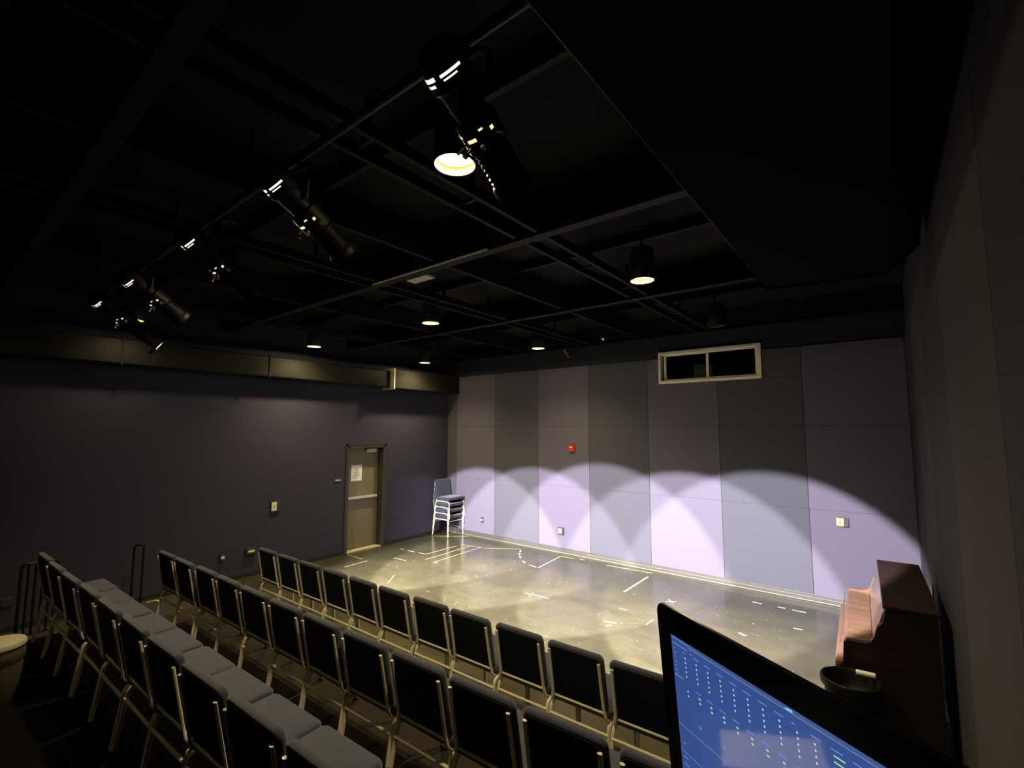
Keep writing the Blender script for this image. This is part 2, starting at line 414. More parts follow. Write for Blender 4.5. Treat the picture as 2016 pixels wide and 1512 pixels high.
# ------------------------------------------------------------------ high sliding window and the dark booth behind it
w = bpy.data.objects.new('window_1', None); COL.objects.link(w); w.location = (wx0, 0, wz0); w['kind'] = 'structure'
ww, wh = wx1-wx0, wz1-wz0
bm = B(); F = .05
box(bm, 0, ww, -.045, .10, 0, F, .006); box(bm, 0, ww, -.045, .10, wh-F, wh, .006)
box(bm, 0, .035, -.045, .10, F, wh-F, .004); box(bm, ww-.05, ww, -.045, .10, F, wh-F, .004)
obj('window_frame', bm, 'cream', w)
def sash(name, a, b_, y):
    bm = B(); s = .042
    box(bm, a, b_, y, y+.03, F, F+s*.7, .004); box(bm, a, b_, y, y+.03, wh-F-s*.7, wh-F, .004)
    box(bm, a, a+s, y, y+.03, F+s*.7, wh-F-s*.7, .003); box(bm, b_-s, b_, y, y+.03, F+s*.7, wh-F-s*.7, .003)
    o = obj(name, bm, 'cream', w)
    bxo('pane', 'glass', (a+s, b_-s, y+.012, y+.016, F+s*.7, wh-F-s*.7), o)
sash('sliding_sash', .075, .86, .03); sash('fixed_sash', .82, ww-.05, -.01)
bm = B()
bx0, bx1, by1, bz0, bz1 = 4.6, 8.2, 2.2, 2.6, 4.16
box(bm, bx0, bx1, by1, by1+.05, bz0, bz1); box(bm, bx0-.05, bx0, .14, by1, bz0, bz1); box(bm, bx1, bx1+.05, .14, by1, bz0, bz1)
box(bm, bx0, bx1, .14, by1, bz0-.05, bz0); box(bm, bx0, bx1, .14, by1, bz1, bz1+.05)
obj('wall_booth', bm, 'booth', kind='structure')
t = thing('booth_cabinet', 'pale grey cabinet seen through the left pane of the high window', 'cabinet', (6.06, .62, bz0+.001))
bm = B(); box(bm, -.17, .17, -.15, .15, 0, 1.07, .008); obj('body', bm, 'cabinet', t)
bm = B(); box(bm, -.15, .15, -.156, -.151, .90, .96); box(bm, -.15, .15, -.156, -.151, .78, .84); obj('drawer_front', bm, 'cabinet', t)

# ------------------------------------------------------------------ ceiling steel, ducts, pipes
def ibeam(bm, axis, pos, a, b_, zb, fw=.14, zt=CEIL):
    def bb(c0, c1, z0, z1):
        if axis == 'x': box(bm, a, b_, pos+c0, pos+c1, z0, z1, .004)
        else: box(bm, pos+c0, pos+c1, a, b_, z0, z1, .004)
    bb(-fw/2, fw/2, zb, zb+.014); bb(-.006, .006, zb+.012, zt-.001)
for k, (p, l, fw_) in enumerate(((-7.75, 'black steel beam across the ceiling above the rear seats', .10), (-5.16, 'black steel beam across the ceiling with the pale conduit', .10), (-2.84, 'black steel beam across the ceiling between the stage lamps', .10), (-.25, 'black steel beam running along the top of the back wall', .08))):
    bm = B(); ibeam(bm, 'x', p, .01, W-.01, 4.10, fw_); tag(obj('ceiling_beam', bm, 'beam'), l, 'beam', 'ceiling steel')
for k, (p, l) in enumerate(((6.28, 'paired black ceiling channels running towards the high window'), (4.09, 'paired black ceiling channels along the middle of the ceiling'), (1.05, 'paired black ceiling channels nearest the left wall'))):
    bm = B()
    for q in (-.11, .11): box(bm, p+q-.02, p+q+.02, REAR+.01, -.16, 4.12, 4.20, .004)
    for y in [-9.5+.9*k_ for k_ in range(11)]: box(bm, p-.11, p+.11, y, y+.03, 4.16, 4.18); box(bm, p-.015, p+.015, y, y+.03, 4.18, CEIL-.001)
    tag(obj('ceiling_channel', bm, 'beam'), l, 'channel', 'ceiling steel')
for k, (p, l) in enumerate(((5.16, 'single thin black ceiling joist beside the window channels'), (2.55, 'single thin black ceiling joist left of the middle channels'))):
    bm = B(); box(bm, p-.02, p+.02, REAR+.01, -.16, 4.14, CEIL-.001, .004); tag(obj('ceiling_joist', bm, 'beam'), l, 'joist', 'ceiling steel')
bm = B()
for y in (-8.9, -6.45, -4.0, -1.55): box(bm, .01, W-.01, y-.02, y+.02, CEIL-.10, CEIL-.0005)
obj('trim_2', bm, 'beam', kind='structure')
bm = B(); tube(bm, [(4.13, -5.222, 4.107), (5.85, -5.222, 4.107)], .011)
tag(obj('conduit', bm, 'conduit'), 'thin pale conduit along the ceiling beam', 'pipe')
t = thing('ceiling_plate', 'small pale rectangular plate fixed to the ceiling beam just beyond the conduit', 'vent', (4.71, -5.02, 4.13))
bm = B(); box(bm, -.16, .16, -.065, .065, -.03, -.001, .004); obj('plate', bm, 'plate', t)
bm = B(); box(bm, -.02, .02, -.10, .0, -.002, .012); obj('bracket', bm, 'beam', t)
t = thing('ceiling_sensor', 'small hanging ceiling sensor with a green light near the back wall', 'sensor', (4.69, -.74, 4.15))
bm = B(); lathe(bm, [(0, -.05), (.04, -.05), (.06, -.03), (.06, -.001), (.012, -.001), (.012, .289), (0, .289)], 20); obj('housing', bm, 'can', t, True)
bm = B(); lathe(bm, [(0, -.062), (.010, -.058), (.012, -.048), (0, -.048)], 10); obj('indicator', bm, 'green_led', t)
t = thing('ceiling_hook', 'pale bent hook dangling from the beam at the back wall', 'hook', (3.60, -.28, 4.10))
bm = B(); tube(bm, fillet([(0, 0, 0), (.0, 0, -.07), (.05, 0, -.11), (.08, 0, -.19)], .03), .009); obj('wire', bm, 'conduit', t, True)
# left duct
t = thing('air_duct', 'long dark rectangular air duct along the top of the left wall', 'duct', (0, -5, 3.37))
bm = B(); box(bm, .012, .33, -4.9, 2.94, 0, .36, .03, seg=3); obj('duct_run', bm, 'duct', t, True)
for s_ in (-3.6, -1.6, .4):
    bm = B(); box(bm, .010, .342, s_, s_+.03, -.012, .372, .01); obj('duct_seam', bm, 'duct', t)
t = thing('duct_end_box', 'larger flanged duct box in the far left corner above the door', 'duct', (0, -1.0, 3.35))
bm = B(); box(bm, .012, .40, -1.0, .96, 0, .41, .015); obj('box_body', bm, 'duct', t)
bm = B(); box(bm, .010, .425, -1.03, -1.0, -.02, .43, .003); obj('flange', bm, 'conduit', t)
# right duct with chamfered lower edges
t = thing('ceiling_duct', 'large dark chamfered duct overhead along the right wall', 'duct', (8.26, -4.0, 3.63))
bm = B(); prism(bm, [(-.50, .808), (-.50, .21), (-.38, .02), (.0, 0), (.40, .0), (.58, .17), (.58, .808)], -6.2, 0); obj('duct_body', bm, 'duct_dark', t)
bm = B(); prism(bm, [(-.515, .808), (-.515, .205), (-.388, .008), (.0, -.012), (.405, -.012), (.592, .165), (.592, .808)], -.04, .0); obj('end_flange', bm, 'duct_dark', t)

# ------------------------------------------------------------------ pendant can lamps
LX = [6.818-3.0136*i for i in range(3)]; LY = [-6.596+2.5436*j for j in range(3)]; LZ = 3.9186
lab = {(0, 0): 'large lit ceiling can lamp nearest the camera', (1, 0): 'lit ceiling can lamp, middle of the row above the seats', (2, 0): 'lit ceiling can lamp at the far left above the seats',
       (0, 1): 'lit ceiling can lamp up and left of the high window', (1, 1): 'lit ceiling can lamp hanging near the ceiling vent plate', (2, 1): 'flat-looking lit ceiling can lamp above the left wall duct',
       (0, 2): 'unlit ceiling can lamp just above the high window', (1, 2): 'lit ceiling can lamp between the hook and the stage', (2, 2): 'small lit ceiling can lamp in front of the duct end box'}
PEND = 310.; PEND_SEATS = 290.; PEND_LEFT = 60.; SPILL = .11
def can_parts(root, lit):
    bm = B(); lathe(bm, [(.112, 0), (.1145, .004), (.1145, .30), (.107, .312), (0, .312)], 32)
    obj('lamp_can', bm, 'can', root, True)
    bm = B(); lathe(bm, [(.112, 0), (.108, .002), (.105, .045), (.104, .30)], 32); obj('reflector', bm, 'lampwhite' if lit else 'glow_off', root, True)
    bm = B(); lathe(bm, [(0, .050), (.103, .050), (.103, .056), (0, .056)], 32); obj('lamp_lens', bm, 'glow' if lit else 'glow_off', root)
    bm = B(); lathe(bm, [(.011, .31), (.011, .505), (.07, .508), (.07, .5205), (0, .5205)], 16); obj('stem', bm, 'can', root, True)
lit0 = None
for (i, j), l in lab.items():
    loc = (LX[i], LY[j], LZ)
    if (i, j) == (0, 2):
        r = thing('pendant_lamp', l, 'lamp', loc, 0, 'ceiling can lamps'); can_parts(r, False); continue
    if lit0 is None:
        lit0 = r = thing('pendant_lamp', l, 'lamp', loc, 0, 'ceiling can lamps'); can_parts(r, True)
        ld2 = None
        ld = bpy.data.lights.new('pendant_light', 'SPOT'); ld.energy = PEND; ld.color = (1, .79, .44)
        ld.spot_size = math.radians(136); ld.spot_blend = 1.; ld.shadow_soft_size = .06
        lo = bpy.data.objects.new('bulb', ld); COL.objects.link(lo); lo.parent = r; lo.location = (0, 0, .028)
        sd = bpy.data.lights.new('pendant_spill', 'SPOT'); sd.energy = PEND*SPILL; sd.color = (1, .79, .44)
        sd.spot_size = math.radians(178); sd.spot_blend = .05; sd.shadow_soft_size = .05
        so = bpy.data.objects.new('reflector_spill', sd); COL.objects.link(so); so.parent = r; so.location = (0, 0, .001)
    else: r = dup(lit0, loc, 0, l)
    if j == 0:
        if ld2 is None:
            ld2 = ld.copy(); ld2.energy = PEND_SEATS; ld3 = ld.copy(); ld3.energy = PEND_LEFT; sd2 = sd.copy(); sd2.energy = PEND_SEATS*SPILL*.6; sd3 = sd.copy(); sd3.energy = PEND_LEFT*SPILL*.6
        for c in r.children:
            if c.type == 'LIGHT': c.data = (sd3 if i == 2 else sd2) if 'spill' in c.name else (ld3 if i == 2 else ld2)

r = dup(lit0, (LX[1], LY[0]-2.5436, LZ), 0, 'unseen ceiling can lamp added behind the third row to light it')  # added lamp, lights the third row from behind
for c in r.children:
    if c.type == 'LIGHT':
        c.data = c.data.copy(); c.data.energy *= .10

# ------------------------------------------------------------------ stage lighting bar and spotlights
bm = B(); tube(bm, [(.7, -7.07, 4.02), (8.0, -7.07, 4.02)], .024, 12)
bar_ = thing('lighting_pipe', 'black lighting pipe across the ceiling carrying the five spotlights', 'pipe', (0, 0, 0))
obj('pipe_run', bm, 'pipe', bar_, True)
for x in (1.3, 4.0, 5.4, 7.75):
    bm = B(); tube(bm, [(x, -7.07, 4.02), (x, -7.07, CEIL-.001)], .012); obj('hanger_rod', bm, 'pipe', bar_)
fx = [7.35, 6.02, 4.735, 3.24, 2.05]
tgt = [7.03, 5.76, 4.19, 2.61, 1.07]; topz = [2.02, 1.94, 2.017, 1.86, 1.76]
fl = ['black stage spotlight nearest the camera, above the nearest lamp', 'second black stage spotlight from the camera on the ceiling pipe', 'third black stage spotlight, close to the middle lamp of the seats',
      'fourth black stage spotlight from the camera on the ceiling pipe', 'farthest black stage spotlight, over the far left lamp']
def arc_band(bm, r, y0, y1, a0, a1, n=10):
    """curved strip on a cylinder about the local Y axis, from angle a0 to a1"""
    A = []; Bb = []
    for k in range(n+1):
        a = math.radians(a0+(a1-a0)*k/n)
        A.append(bm.verts.new((r*math.cos(a), y0, r*math.sin(a)))); Bb.append(bm.verts.new((r*math.cos(a), y1, r*math.sin(a))))
    for k in range(n): bm.faces.new((A[k], A[k+1], Bb[k+1], Bb[k]))
def spot_parts(root, yoke):
    # local frame: +Y is the beam axis, origin at the pivot
    ax = Matrix.Rotation(-PI/2, 4, 'X')   # lathe z -> +y
    bm = B(); lathe(bm, [(0, -.235), (.060, -.235), (.082, -.215), (.090, -.17), (.090, -.09), (.075, -.07), (.066, .035)], 24, ax)
    hs = obj('lamp_housing', bm, 'fixture', root, 35)
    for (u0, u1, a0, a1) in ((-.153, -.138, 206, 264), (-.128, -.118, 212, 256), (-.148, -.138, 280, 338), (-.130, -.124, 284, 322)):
        bm = B(); arc_band(bm, .0915, u0, u1, a0, a1); obj('housing_glint', bm, 'glint_white', hs)  # glints on the housing, put in as glowing strips
    bm = B(); lathe(bm, [(.066, .035), (.088, .045), (.088, .165), (.068, .175)], 24, ax)
    g = obj('gate', bm, 'fixture', root, 35)
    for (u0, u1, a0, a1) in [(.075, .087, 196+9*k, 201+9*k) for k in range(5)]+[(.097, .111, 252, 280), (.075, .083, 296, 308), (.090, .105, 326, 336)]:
        bm = B(); arc_band(bm, .0895, u0, u1, a0, a1, 3); obj('gate_glint', bm, 'glint_warm', g)  # warm glints around the gate, likewise glowing strips
    for a in (200, 250, 292, 335):
        a = math.radians(a); bm = B()
        p = Vector((math.cos(a)*.086, .125, math.sin(a)*.086)); q = Vector((math.cos(a)*.125, .131, math.sin(a)*.125))
        tube(bm, [p, q], .006, 6); tube(bm, [q, q+(q-p)*.35], .012, 8)
        obj('shutter_handle', bm, 'chrome', g)
    prof = [(.068, .175)]
    for k in range(7):
        y = .180+.022*k; prof += [(.070, y), (.077, y+.004), (.077, y+.010), (.070, y+.015)]
    prof += [(.084, .340), (.088, .350), (.088, .380), (.082, .380), (.080, .367)]
    bm = B(); lathe(bm, prof, 24, ax); obj('lens_barrel', bm, 'fixture', root, 35)
    bm = B(); lathe(bm, [(0, .363), (.080, .363), (.080, .367), (0, .367)], 24, ax); obj('front_lens', bm, 'lens', root)
    bm = B(); tube(bm, fillet(yoke, .04), .013, 8, rx=.005); obj('yoke', bm, 'fixture', root, True)
sp0 = None; HALF = 18.6
for k in range(5):
    loc = Vector((fx[k], -7.055, 3.765))
    pitch = math.degrees(math.atan((loc.z-topz[k])/abs(loc.y)))+HALF
    tg = Vector((tgt[k], 0, loc.z-abs(loc.y)*math.tan(math.radians(pitch))))
    dirv = (tg-loc).normalized()
    rz = math.atan2(-dirv.x, dirv.y); rx = math.asin(dirv.z)
    if sp0 is None:
        sp0 = r = thing('stage_spotlight', fl[k], 'spotlight', loc, 0, 'spotlights on the ceiling pipe')
        up = Matrix.Rotation(-rx, 3, 'X') @ Vector((0, 0, 1))
        pts = [Vector((-.092, 0, 0)), Vector((-.112, 0, 0))+up*.20, Vector((.112, 0, 0))+up*.20, Vector((.092, 0, 0))]
        spot_parts(r, pts)
        bm = B(); c = up*.20; tube(bm, [c, up*.255], .012, 8)
        box(bm, -.025, .025, c.y+up.y*.05-.02, c.y+up.y*.05+.045, c.z+.035, c.z+.075, .006); obj('pipe_clamp', bm, 'fixture', r)
        ld = bpy.data.lights.new('stage_spot', 'SPOT'); ld.energy = 6500; ld.color = (.93, .88, 1.)
        ld.spot_size = math.radians(HALF*2); ld.spot_blend = .15; ld.shadow_soft_size = .012
        lo = bpy.data.objects.new('beam', ld); COL.objects.link(lo); lo.parent = r
        lo.location = (0, .390, 0); lo.rotation_euler = (PI/2, 0, 0)
    else: r = dup(sp0, loc, 0, fl[k])
    r.rotation_euler = (rx, 0, rz)
    if k == 4:
        bm = B(); box(bm, -.17, -.030, .569, .572, -.11, .11); box(bm, -.172, -.168, .375, .571, -.02, .02); box(bm, -.172, -.084, .373, .377, -.02, .02); obj('added_flag', bm, 'flag', r)  # added plate that keeps this beam off the left wall

# ------------------------------------------------------------------ risers
def riser(name, pts, z0, z1):
    bm = B(); a = [bm.verts.new((x, y, z0)) for x, y in pts]; b_ = [bm.verts.new((x, y, z1)) for x, y in pts]; n = len(pts)
    bm.faces.new(a); bm.faces.new(b_)
    for k in range(n): bm.faces.new((a[k], a[(k+1) % n], b_[(k+1) % n], b_[k]))
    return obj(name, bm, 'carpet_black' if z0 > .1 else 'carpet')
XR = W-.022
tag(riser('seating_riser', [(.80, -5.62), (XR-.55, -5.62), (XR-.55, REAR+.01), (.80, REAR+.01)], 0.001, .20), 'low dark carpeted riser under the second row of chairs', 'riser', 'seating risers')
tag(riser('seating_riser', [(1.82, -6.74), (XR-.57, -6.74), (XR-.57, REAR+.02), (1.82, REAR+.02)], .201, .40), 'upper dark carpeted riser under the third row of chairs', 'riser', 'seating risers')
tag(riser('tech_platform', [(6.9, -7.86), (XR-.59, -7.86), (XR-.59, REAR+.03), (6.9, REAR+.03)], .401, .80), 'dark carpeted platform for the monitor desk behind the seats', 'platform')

# ------------------------------------------------------------------ chairs
def make_chair(label, group):
    t = thing('stacking_chair', label, 'chair', (0, 0, 0), 0, group)
    Mseat = Matrix.Translation((0, .022, .452)) @ Matrix.Rotation(math.radians(2), 4, 'X')
    bm = B(); pad(bm, .505, .47, .072, .045, .026, Mseat, crown=.004); obj('seat', bm, 'fabric', t, 50)
    # backrest: local pad XY -> world XZ, leaning back
    top, bot = Vector((0, -.268, .872)), Vector((0, -.188, .462))
    ctr = (top+bot)/2; upv = (top-bot); hgt = upv.length; upv.normalize()
    nrm = Vector((1, 0, 0)).cross(upv)   # points backward/forward
    Mb = Matrix.Translation(ctr) @ Matrix(((1, 0, nrm.x), (0, upv.y, nrm.y), (0, upv.z, nrm.z))).to_4x4()
    bm = B(); pad(bm, .470, hgt, .044, .042, .019, Mb); obj('backrest', bm, 'fabric', t, 50)
    rear = -1 if nrm.y > 0 else 1
    Ms = Mb @ Matrix.Translation((0, -.006, rear*.0242))
    bm = B(); pad(bm, .42, hgt-.040, .006, .03, .002, Ms, n=3); obj('back_shell', bm, 'shell', t, 50)
    off = Vector((0, nrm.y, nrm.z))*rear*.034
    for s in (-1, 1):
        a = top+off-upv*.050; b_ = bot+off+upv*.03
        pts = fillet([(s*.208, a.y, a.z), (s*.212, b_.y, b_.z), (s*.228, b_.y+.012, .405), (s*.232, -.13, .392)], .045)
        bm = B(); tube(bm, pts, .009, 8, rx=.0135); obj('back_upright', bm, 'tube', t, True)
        bm = B(); tube(bm, fillet([(s*.252, -.262, .012), (s*.240, -.205, .385), (s*.242, .02, .396)], .06, 6), .0140); obj('leg', bm, 'tube', t, True)
        bm = B(); tube(bm, fillet([(s*.248, .250, .012), (s*.240, .228, .392), (s*.242, .02, .396)], .06, 6), .0140); obj('leg', bm, 'tube', t, True)
    bm = B(); tube(bm, [(-.243, -.224, .318), (.243, -.224, .318)], .0105); obj('rear_stretcher', bm, 'tube', t, True)
    bm = B(); tube(bm, [(-.240, .226, .352), (.240, .226, .352)], .007); obj('front_stretcher', bm, 'tube', t, True)
    c = bot+off*.7-upv*.004
    bm = B(); tube(bm, [(-.222, c.y, c.z), (.222, c.y, c.z)], .0105); obj('back_crossbar', bm, 'tube', t, True)
    bm = B()
    for s in (-1, 1):
        lathe(bm, [(0, 0), (.014, 0), (.014, .014), (.011, .018), (0, .018)], 10, Matrix.Translation((s*.2525, -.2635, 0)))
        lathe(bm, [(0, 0), (.014, 0), (.014, .014), (.011, .018), (0, .018)], 10, Matrix.Translation((s*.248, .2505, 0)))
    obj('foot_glide', bm, 'glide', t, True)
    return t
ordn = ['leftmost', 'second', 'third', 'fourth', 'fifth', 'sixth', 'seventh', 'eighth', 'ninth', 'tenth', 'eleventh', 'twelfth']
ch0 = None
def place(x, y, z, rz, label, group):
    global ch0
    rz += random.uniform(-.012, .012); y += random.uniform(-.008, .008)
    if ch0 is None:
        ch0 = make_chair(label, group); ch0.location = (x, y, z); ch0.rotation_euler = (0, 0, rz); return ch0
    return dup(ch0, (x, y, z), rz, label, group)
BT = .286   # backrest top lies this far behind the chair origin
def row(n, x0, pitch, ytop0, slope, z, word, where, group, jit):
    for k in range(n):
        x = x0+pitch*(k+.5); yt = ytop0+slope*(x-x0)
        lb = ('navy stacking chair, %s%s in the %s' % (ordn[k], '' if k == 0 else ' from the left', where))
        if k == n-1: lb = 'navy stacking chair at the right end of the ' + where
        place(x+jit[k % len(jit)], yt+BT, z, math.atan(slope), lb, group)
row(11, 1.74, .5185, -5.262, .0206, 0, 'front', 'front row by the stage floor', 'front row of chairs', [0, .004, -.006, -.004, 0])
row(12, 1.80, .5200, -6.425, .0280, .2, 'second', 'second row on the low riser', 'second row of chairs', [0, -.004, .006])
row(10, 1.93, .5200, -7.462, .0300, .4, 'third', 'third row nearest the camera', 'third row of chairs', [0, .006, -.008, .004])
for k in range(4):
    nm = ['bottom', 'second from bottom', 'third from bottom', 'top'][k]
    place(.335+.012*k, -.290, .137*k, -PI/2, 'blue stacking chair, %s of the corner stack of four' % nm, 'stacked chairs in the corner')

# ------------------------------------------------------------------ handrails at the aisle steps
t = thing('handrail', 'black looped steel handrail at the steps beside the left wall', 'handrail', (.62, -6.30, 0))
bm = B(); tube(bm, fillet([(-.03, -.045, .001), (-.03, -.045, .925), (.03, .045, .925), (.03, .045, .001)], .04), .0135); obj('rail_loop', bm, 'rail', t, True)
for s in (-1, 1):
    bm = B(); lathe(bm, [(0, 0.001), (.035, 0.001), (.035, .01), (.016, .014)], 14, Matrix.Translation((s*.03, s*.045, 0))); obj('base_flange', bm, 'rail', t)
t = thing('guard_rail', 'black barred guard rail at the left end of the third row', 'railing', (1.30, -7.33, .2))
bm = B(); tube(bm, fillet([(0, -.15, .001), (0, -.15, .84), (0, .13, .84), (0, .13, .001)], .05), .016); obj('rail_frame', bm, 'rail', t, True)
for k in range(4):
    y = -.095+.057*k
    bm = B(); tube(bm, [(0, y, .10), (0, y, .83)], .012); obj('baluster', bm, 'rail', t)
bm = B(); tube(bm, [(0, -.15, .10), (0, .13, .10)], .010); obj('bottom_bar', bm, 'rail', t)
# round stool at the left edge
t = thing('round_stool', 'round drum stool with a cream top at the left edge behind the seats', 'stool', (3.13, -7.78, .4005))
bm = B(); lathe(bm, [(0, .45), (.12, .45), (.150, .444), (.160, .43), (.160, .41), (.15, .40), (0, .40)], 36); obj('cushion', bm, 'stool_top', t, True)
bm = B(); lathe(bm, [(.150, .40), (.158, .36), (.159, .32), (.148, .30), (.15, .28), (.137, .12), (.11, .02), (.105, 0.001), (0, 0.001)], 36); obj('drum_body', bm, 'stool_side', t, True)

# ------------------------------------------------------------------ tape marks on the stage floor
NT = [0]
def tape(pts, label, w_=.019, m='tape', z=.0006, group='tape marks on the stage floor'):
    bm = B()
    for (a, b_) in zip(pts, pts[1:]):
        a, b_ = Vector((*a, z)), Vector((*b_, z)); dr = (b_-a).normalized(); n = Vector((-dr.y, dr.x, 0))*w_/2
        lo = [a-n, b_-n, b_+n, a+n]; v0 = [bm.verts.new(p) for p in lo]; v1 = [bm.verts.new(p+Vector((0, 0, .0007))) for p in lo]
        bm.faces.new(v0[::-1]); bm.faces.new(v1)
        for k in range(4): bm.faces.new((v0[k], v0[(k+1) % 4], v1[(k+1) % 4], v1[k]))
        z += .00012
    return tag(obj('tape_mark', bm, m), label, 'tape mark', group)
tape([(1.054, -1.80), (1.254, -1.775), (1.258, -.923)], 'tan tape line with a bent end, leftmost of the stair-like lines on the floor')
tape([(1.543, -2.048), (1.488, -.741)], 'middle tan tape line of the three parallel floor lines')
tape([(1.90, -2.06), (1.80, -2.075), (1.746, -.683), (1.246, -.783)], 'tan tape line closing the right side of the three parallel floor lines')
tape([(1.815, -.705), (2.485, -.278)], 'straight tan tape line left of the dashed curve')
tape([(.50, -1.823), (.62, -1.82)], 'short tan tape dash, farther from the stair-like lines')
tape([(.74, -1.815), (.94, -1.81)], 'short tan tape dash next to the stair-like lines')
for k, (a, b_) in enumerate((((2.545, -.352), (2.62, -.48)), ((2.68, -.56), (2.735, -.66)), ((2.80, -.73), (2.90, -.82)), ((3.05, -.96), (3.17, -1.04)), ((3.30, -1.09), (3.49, -1.14)))):
    tape([a, b_], 'white tape dash, %s of the curved dotted line on the stage' % ['first from the wall', 'second from the wall', 'middle one', 'fourth from the wall', 'last'][k], .028, 'tape_w', group='dashes of the curved tape line')
tape([(3.534, -1.135), (3.433, -.246)], 'tan tape line running from the curve towards the back wall', .03)
tape([(3.445, -.235), (3.727, -.198)], 'tan tape line parallel to the back wall beyond the curve')
tape([(3.83, -.182), (3.94, -.168)], 'short tan tape dash under the red alarm, near the wall')
tape([(4.423, -.215), (5.27, -.165)], 'long tan tape line close to the middle of the back wall', .026)
tape([(5.292, -1.353), (5.286, -.406)], 'tan tape line pointing at the sixth wall panel', .034)
tape([(4.118, -2.33), (4.539, -2.307)], 'thin tape line in the middle of the stage floor', .014)
tape([(4.22, -2.23), (4.26, -2.42)], 'thin tape tick crossing the middle tape line', .012)
for k, (a, b_) in enumerate((((6.927, -.578), (7.059, -.584)), ((7.254, -.57), (7.35, -.568)), ((7.431, -.57), (7.596, -.567)))):
    tape([a, b_], 'white tape dash on the dark floor patch, %s of three in line' % ['left', 'middle', 'right'][k], .024, 'tape_w', group='three dashes near the piano')
tape([(7.535, -1.26), (7.635, -1.243)], 'small white tape scrap in front of the piano', .02, 'tape_w')
tape([(.10, -2.775), (.566, -2.777)], 'thin tape line along the door threshold', .016)
tape([(.784, -3.292), (.753, -2.794)], 'tape line on the floor outside the door')
tape([(.964, -2.344), (1.328, -2.333)], 'thin broken tape line right of the door', .014)
tape([(2.132, -3.373), (1.872, -3.034)], 'slanted faint tape line beyond the front row', .014)
tape([(.176, -.593), (.836, -.10)], 'tan tape line slanting under the chair stack', .024)
tape([(5.94, -1.24), (6.04, -1.35)], 'short white tape stroke of the cross near the monitor corner', .018, 'tape_w')
tape([(5.94, -1.35), (6.06, -1.25)], 'second white tape stroke of the cross near the monitor corner', .018, 'tape_w', .0016)
tape([(7.03, -1.83), (7.11, -1.88)], 'tiny white tape scrap left of the piano stage patch', .03, 'tape_w')
tape([(5.56, -2.55), (5.72, -2.51)], 'white paint-like scrap left of the monitor', .03, 'tape_w')
tape([(5.66, -2.66), (5.70, -2.60)], 'small white scrap beside the paint-like scrap', .03, 'tape_w')
tape([(5.546, -2.011), (5.64, -2.008)], 'small faint tape dash between the cross and the scrap', .016)
tape([(6.04, -2.321), (6.048, -2.093)], 'faint tape line right beside the monitor corner', .014)
tape([(.80, -6.23), (.80, -6.115), (.91, -6.105)], 'pale L-shaped corner tape at the left end of the low riser', .026, 'tape_w', .2006, 'riser corner tapes')
tape([(1.37, -6.01), (1.51, -6.085)], 'short pale tape under the leftmost chair of the second row', .026, 'tape_w', .2006, 'riser corner tapes')

# ------------------------------------------------------------------ piano
pt = thing('upright_piano', 'glossy red mahogany upright piano against the right wall', 'piano', (8.46, -2.40, 0), math.radians(1.85))
# local: +x towards the wall, -y along its length towards the camera
LN = 1.475
def arm_profile(): return [(-.27, .60), (-.30, .66), (-.30, .73), (-.272, .76), (-.262, .905), (-.245, .925), (-.14, .93), (-.10, .945), (-.075, .985), (-.055, 1.06), (-.02, 1.10), (0, 1.20), (.285, 1.20), (.285, .02), (-.06, .02), (-.10, .06), (-.12, .55)]
for y0, y1 in ((-.055, 0), (-LN, -LN+.055)):
    bm = B(); prism(bm, arm_profile(), y0, y1)
    obj('side_panel', bm, 'mahogany' if y1 == 0 else 'mahogany_shaded', pt)
bm = B(); box(bm, -.015, .30, -LN-.012, .012, 1.201, 1.228, .006); obj('lid', bm, 'mahogany_shaded', pt)
bm = B(); prism(bm, [(0, 1.2), (-.085, .945), (-.085, .925), (.0, .925), (.03, 1.2)], -LN+.056, -.056); obj('music_desk_panel', bm, 'mahogany', pt)
bm = B(); tube(bm, fillet([(-.285, -LN+.056, .885), (-.285, -.056, .885)], .01), .004)
box(bm, -.255, -.085, -LN+.056, -.056, .895, .917, .009); obj('fallboard', bm, 'mahogany', pt)
bm = B(); box(bm, -.265, -.235, -LN+.056, -.056, .76, .895, .006); obj('key_slip', bm, 'mahogany', pt)
bm = B(); box(bm, -.325, .0, -LN+.03, -.03, .70, .762, .012); obj('key_bed', bm, 'mahogany', pt)
bm = B(); box(bm, .0, .03, -LN+.056, -.056, .10, .70, .004); obj('lower_panel', bm, 'mahogany_shaded', pt)
bm = B(); box(bm, .03, .28, -LN+.056, -.056, .02, 1.199); obj('back_case', bm, 'mahogany_shaded', pt)
for y0 in (-.09, -LN+.03):
    bm = B(); lathe(bm, [(0, 0.001), (.03, 0.001), (.034, .05), (.022, .10), (.026, .30), (.036, .56), (.028, .60), (.04, .64), (.04, .70)], 16, Matrix.Translation((-.25, y0+.03, 0))); obj('leg', bm, 'mahogany', pt, True)
bm = B(); tube(bm, [(-.012, -.03, 1.10), (.0, -.02, 1.2)], .006); obj('lid_prop', bm, 'mahogany', pt)

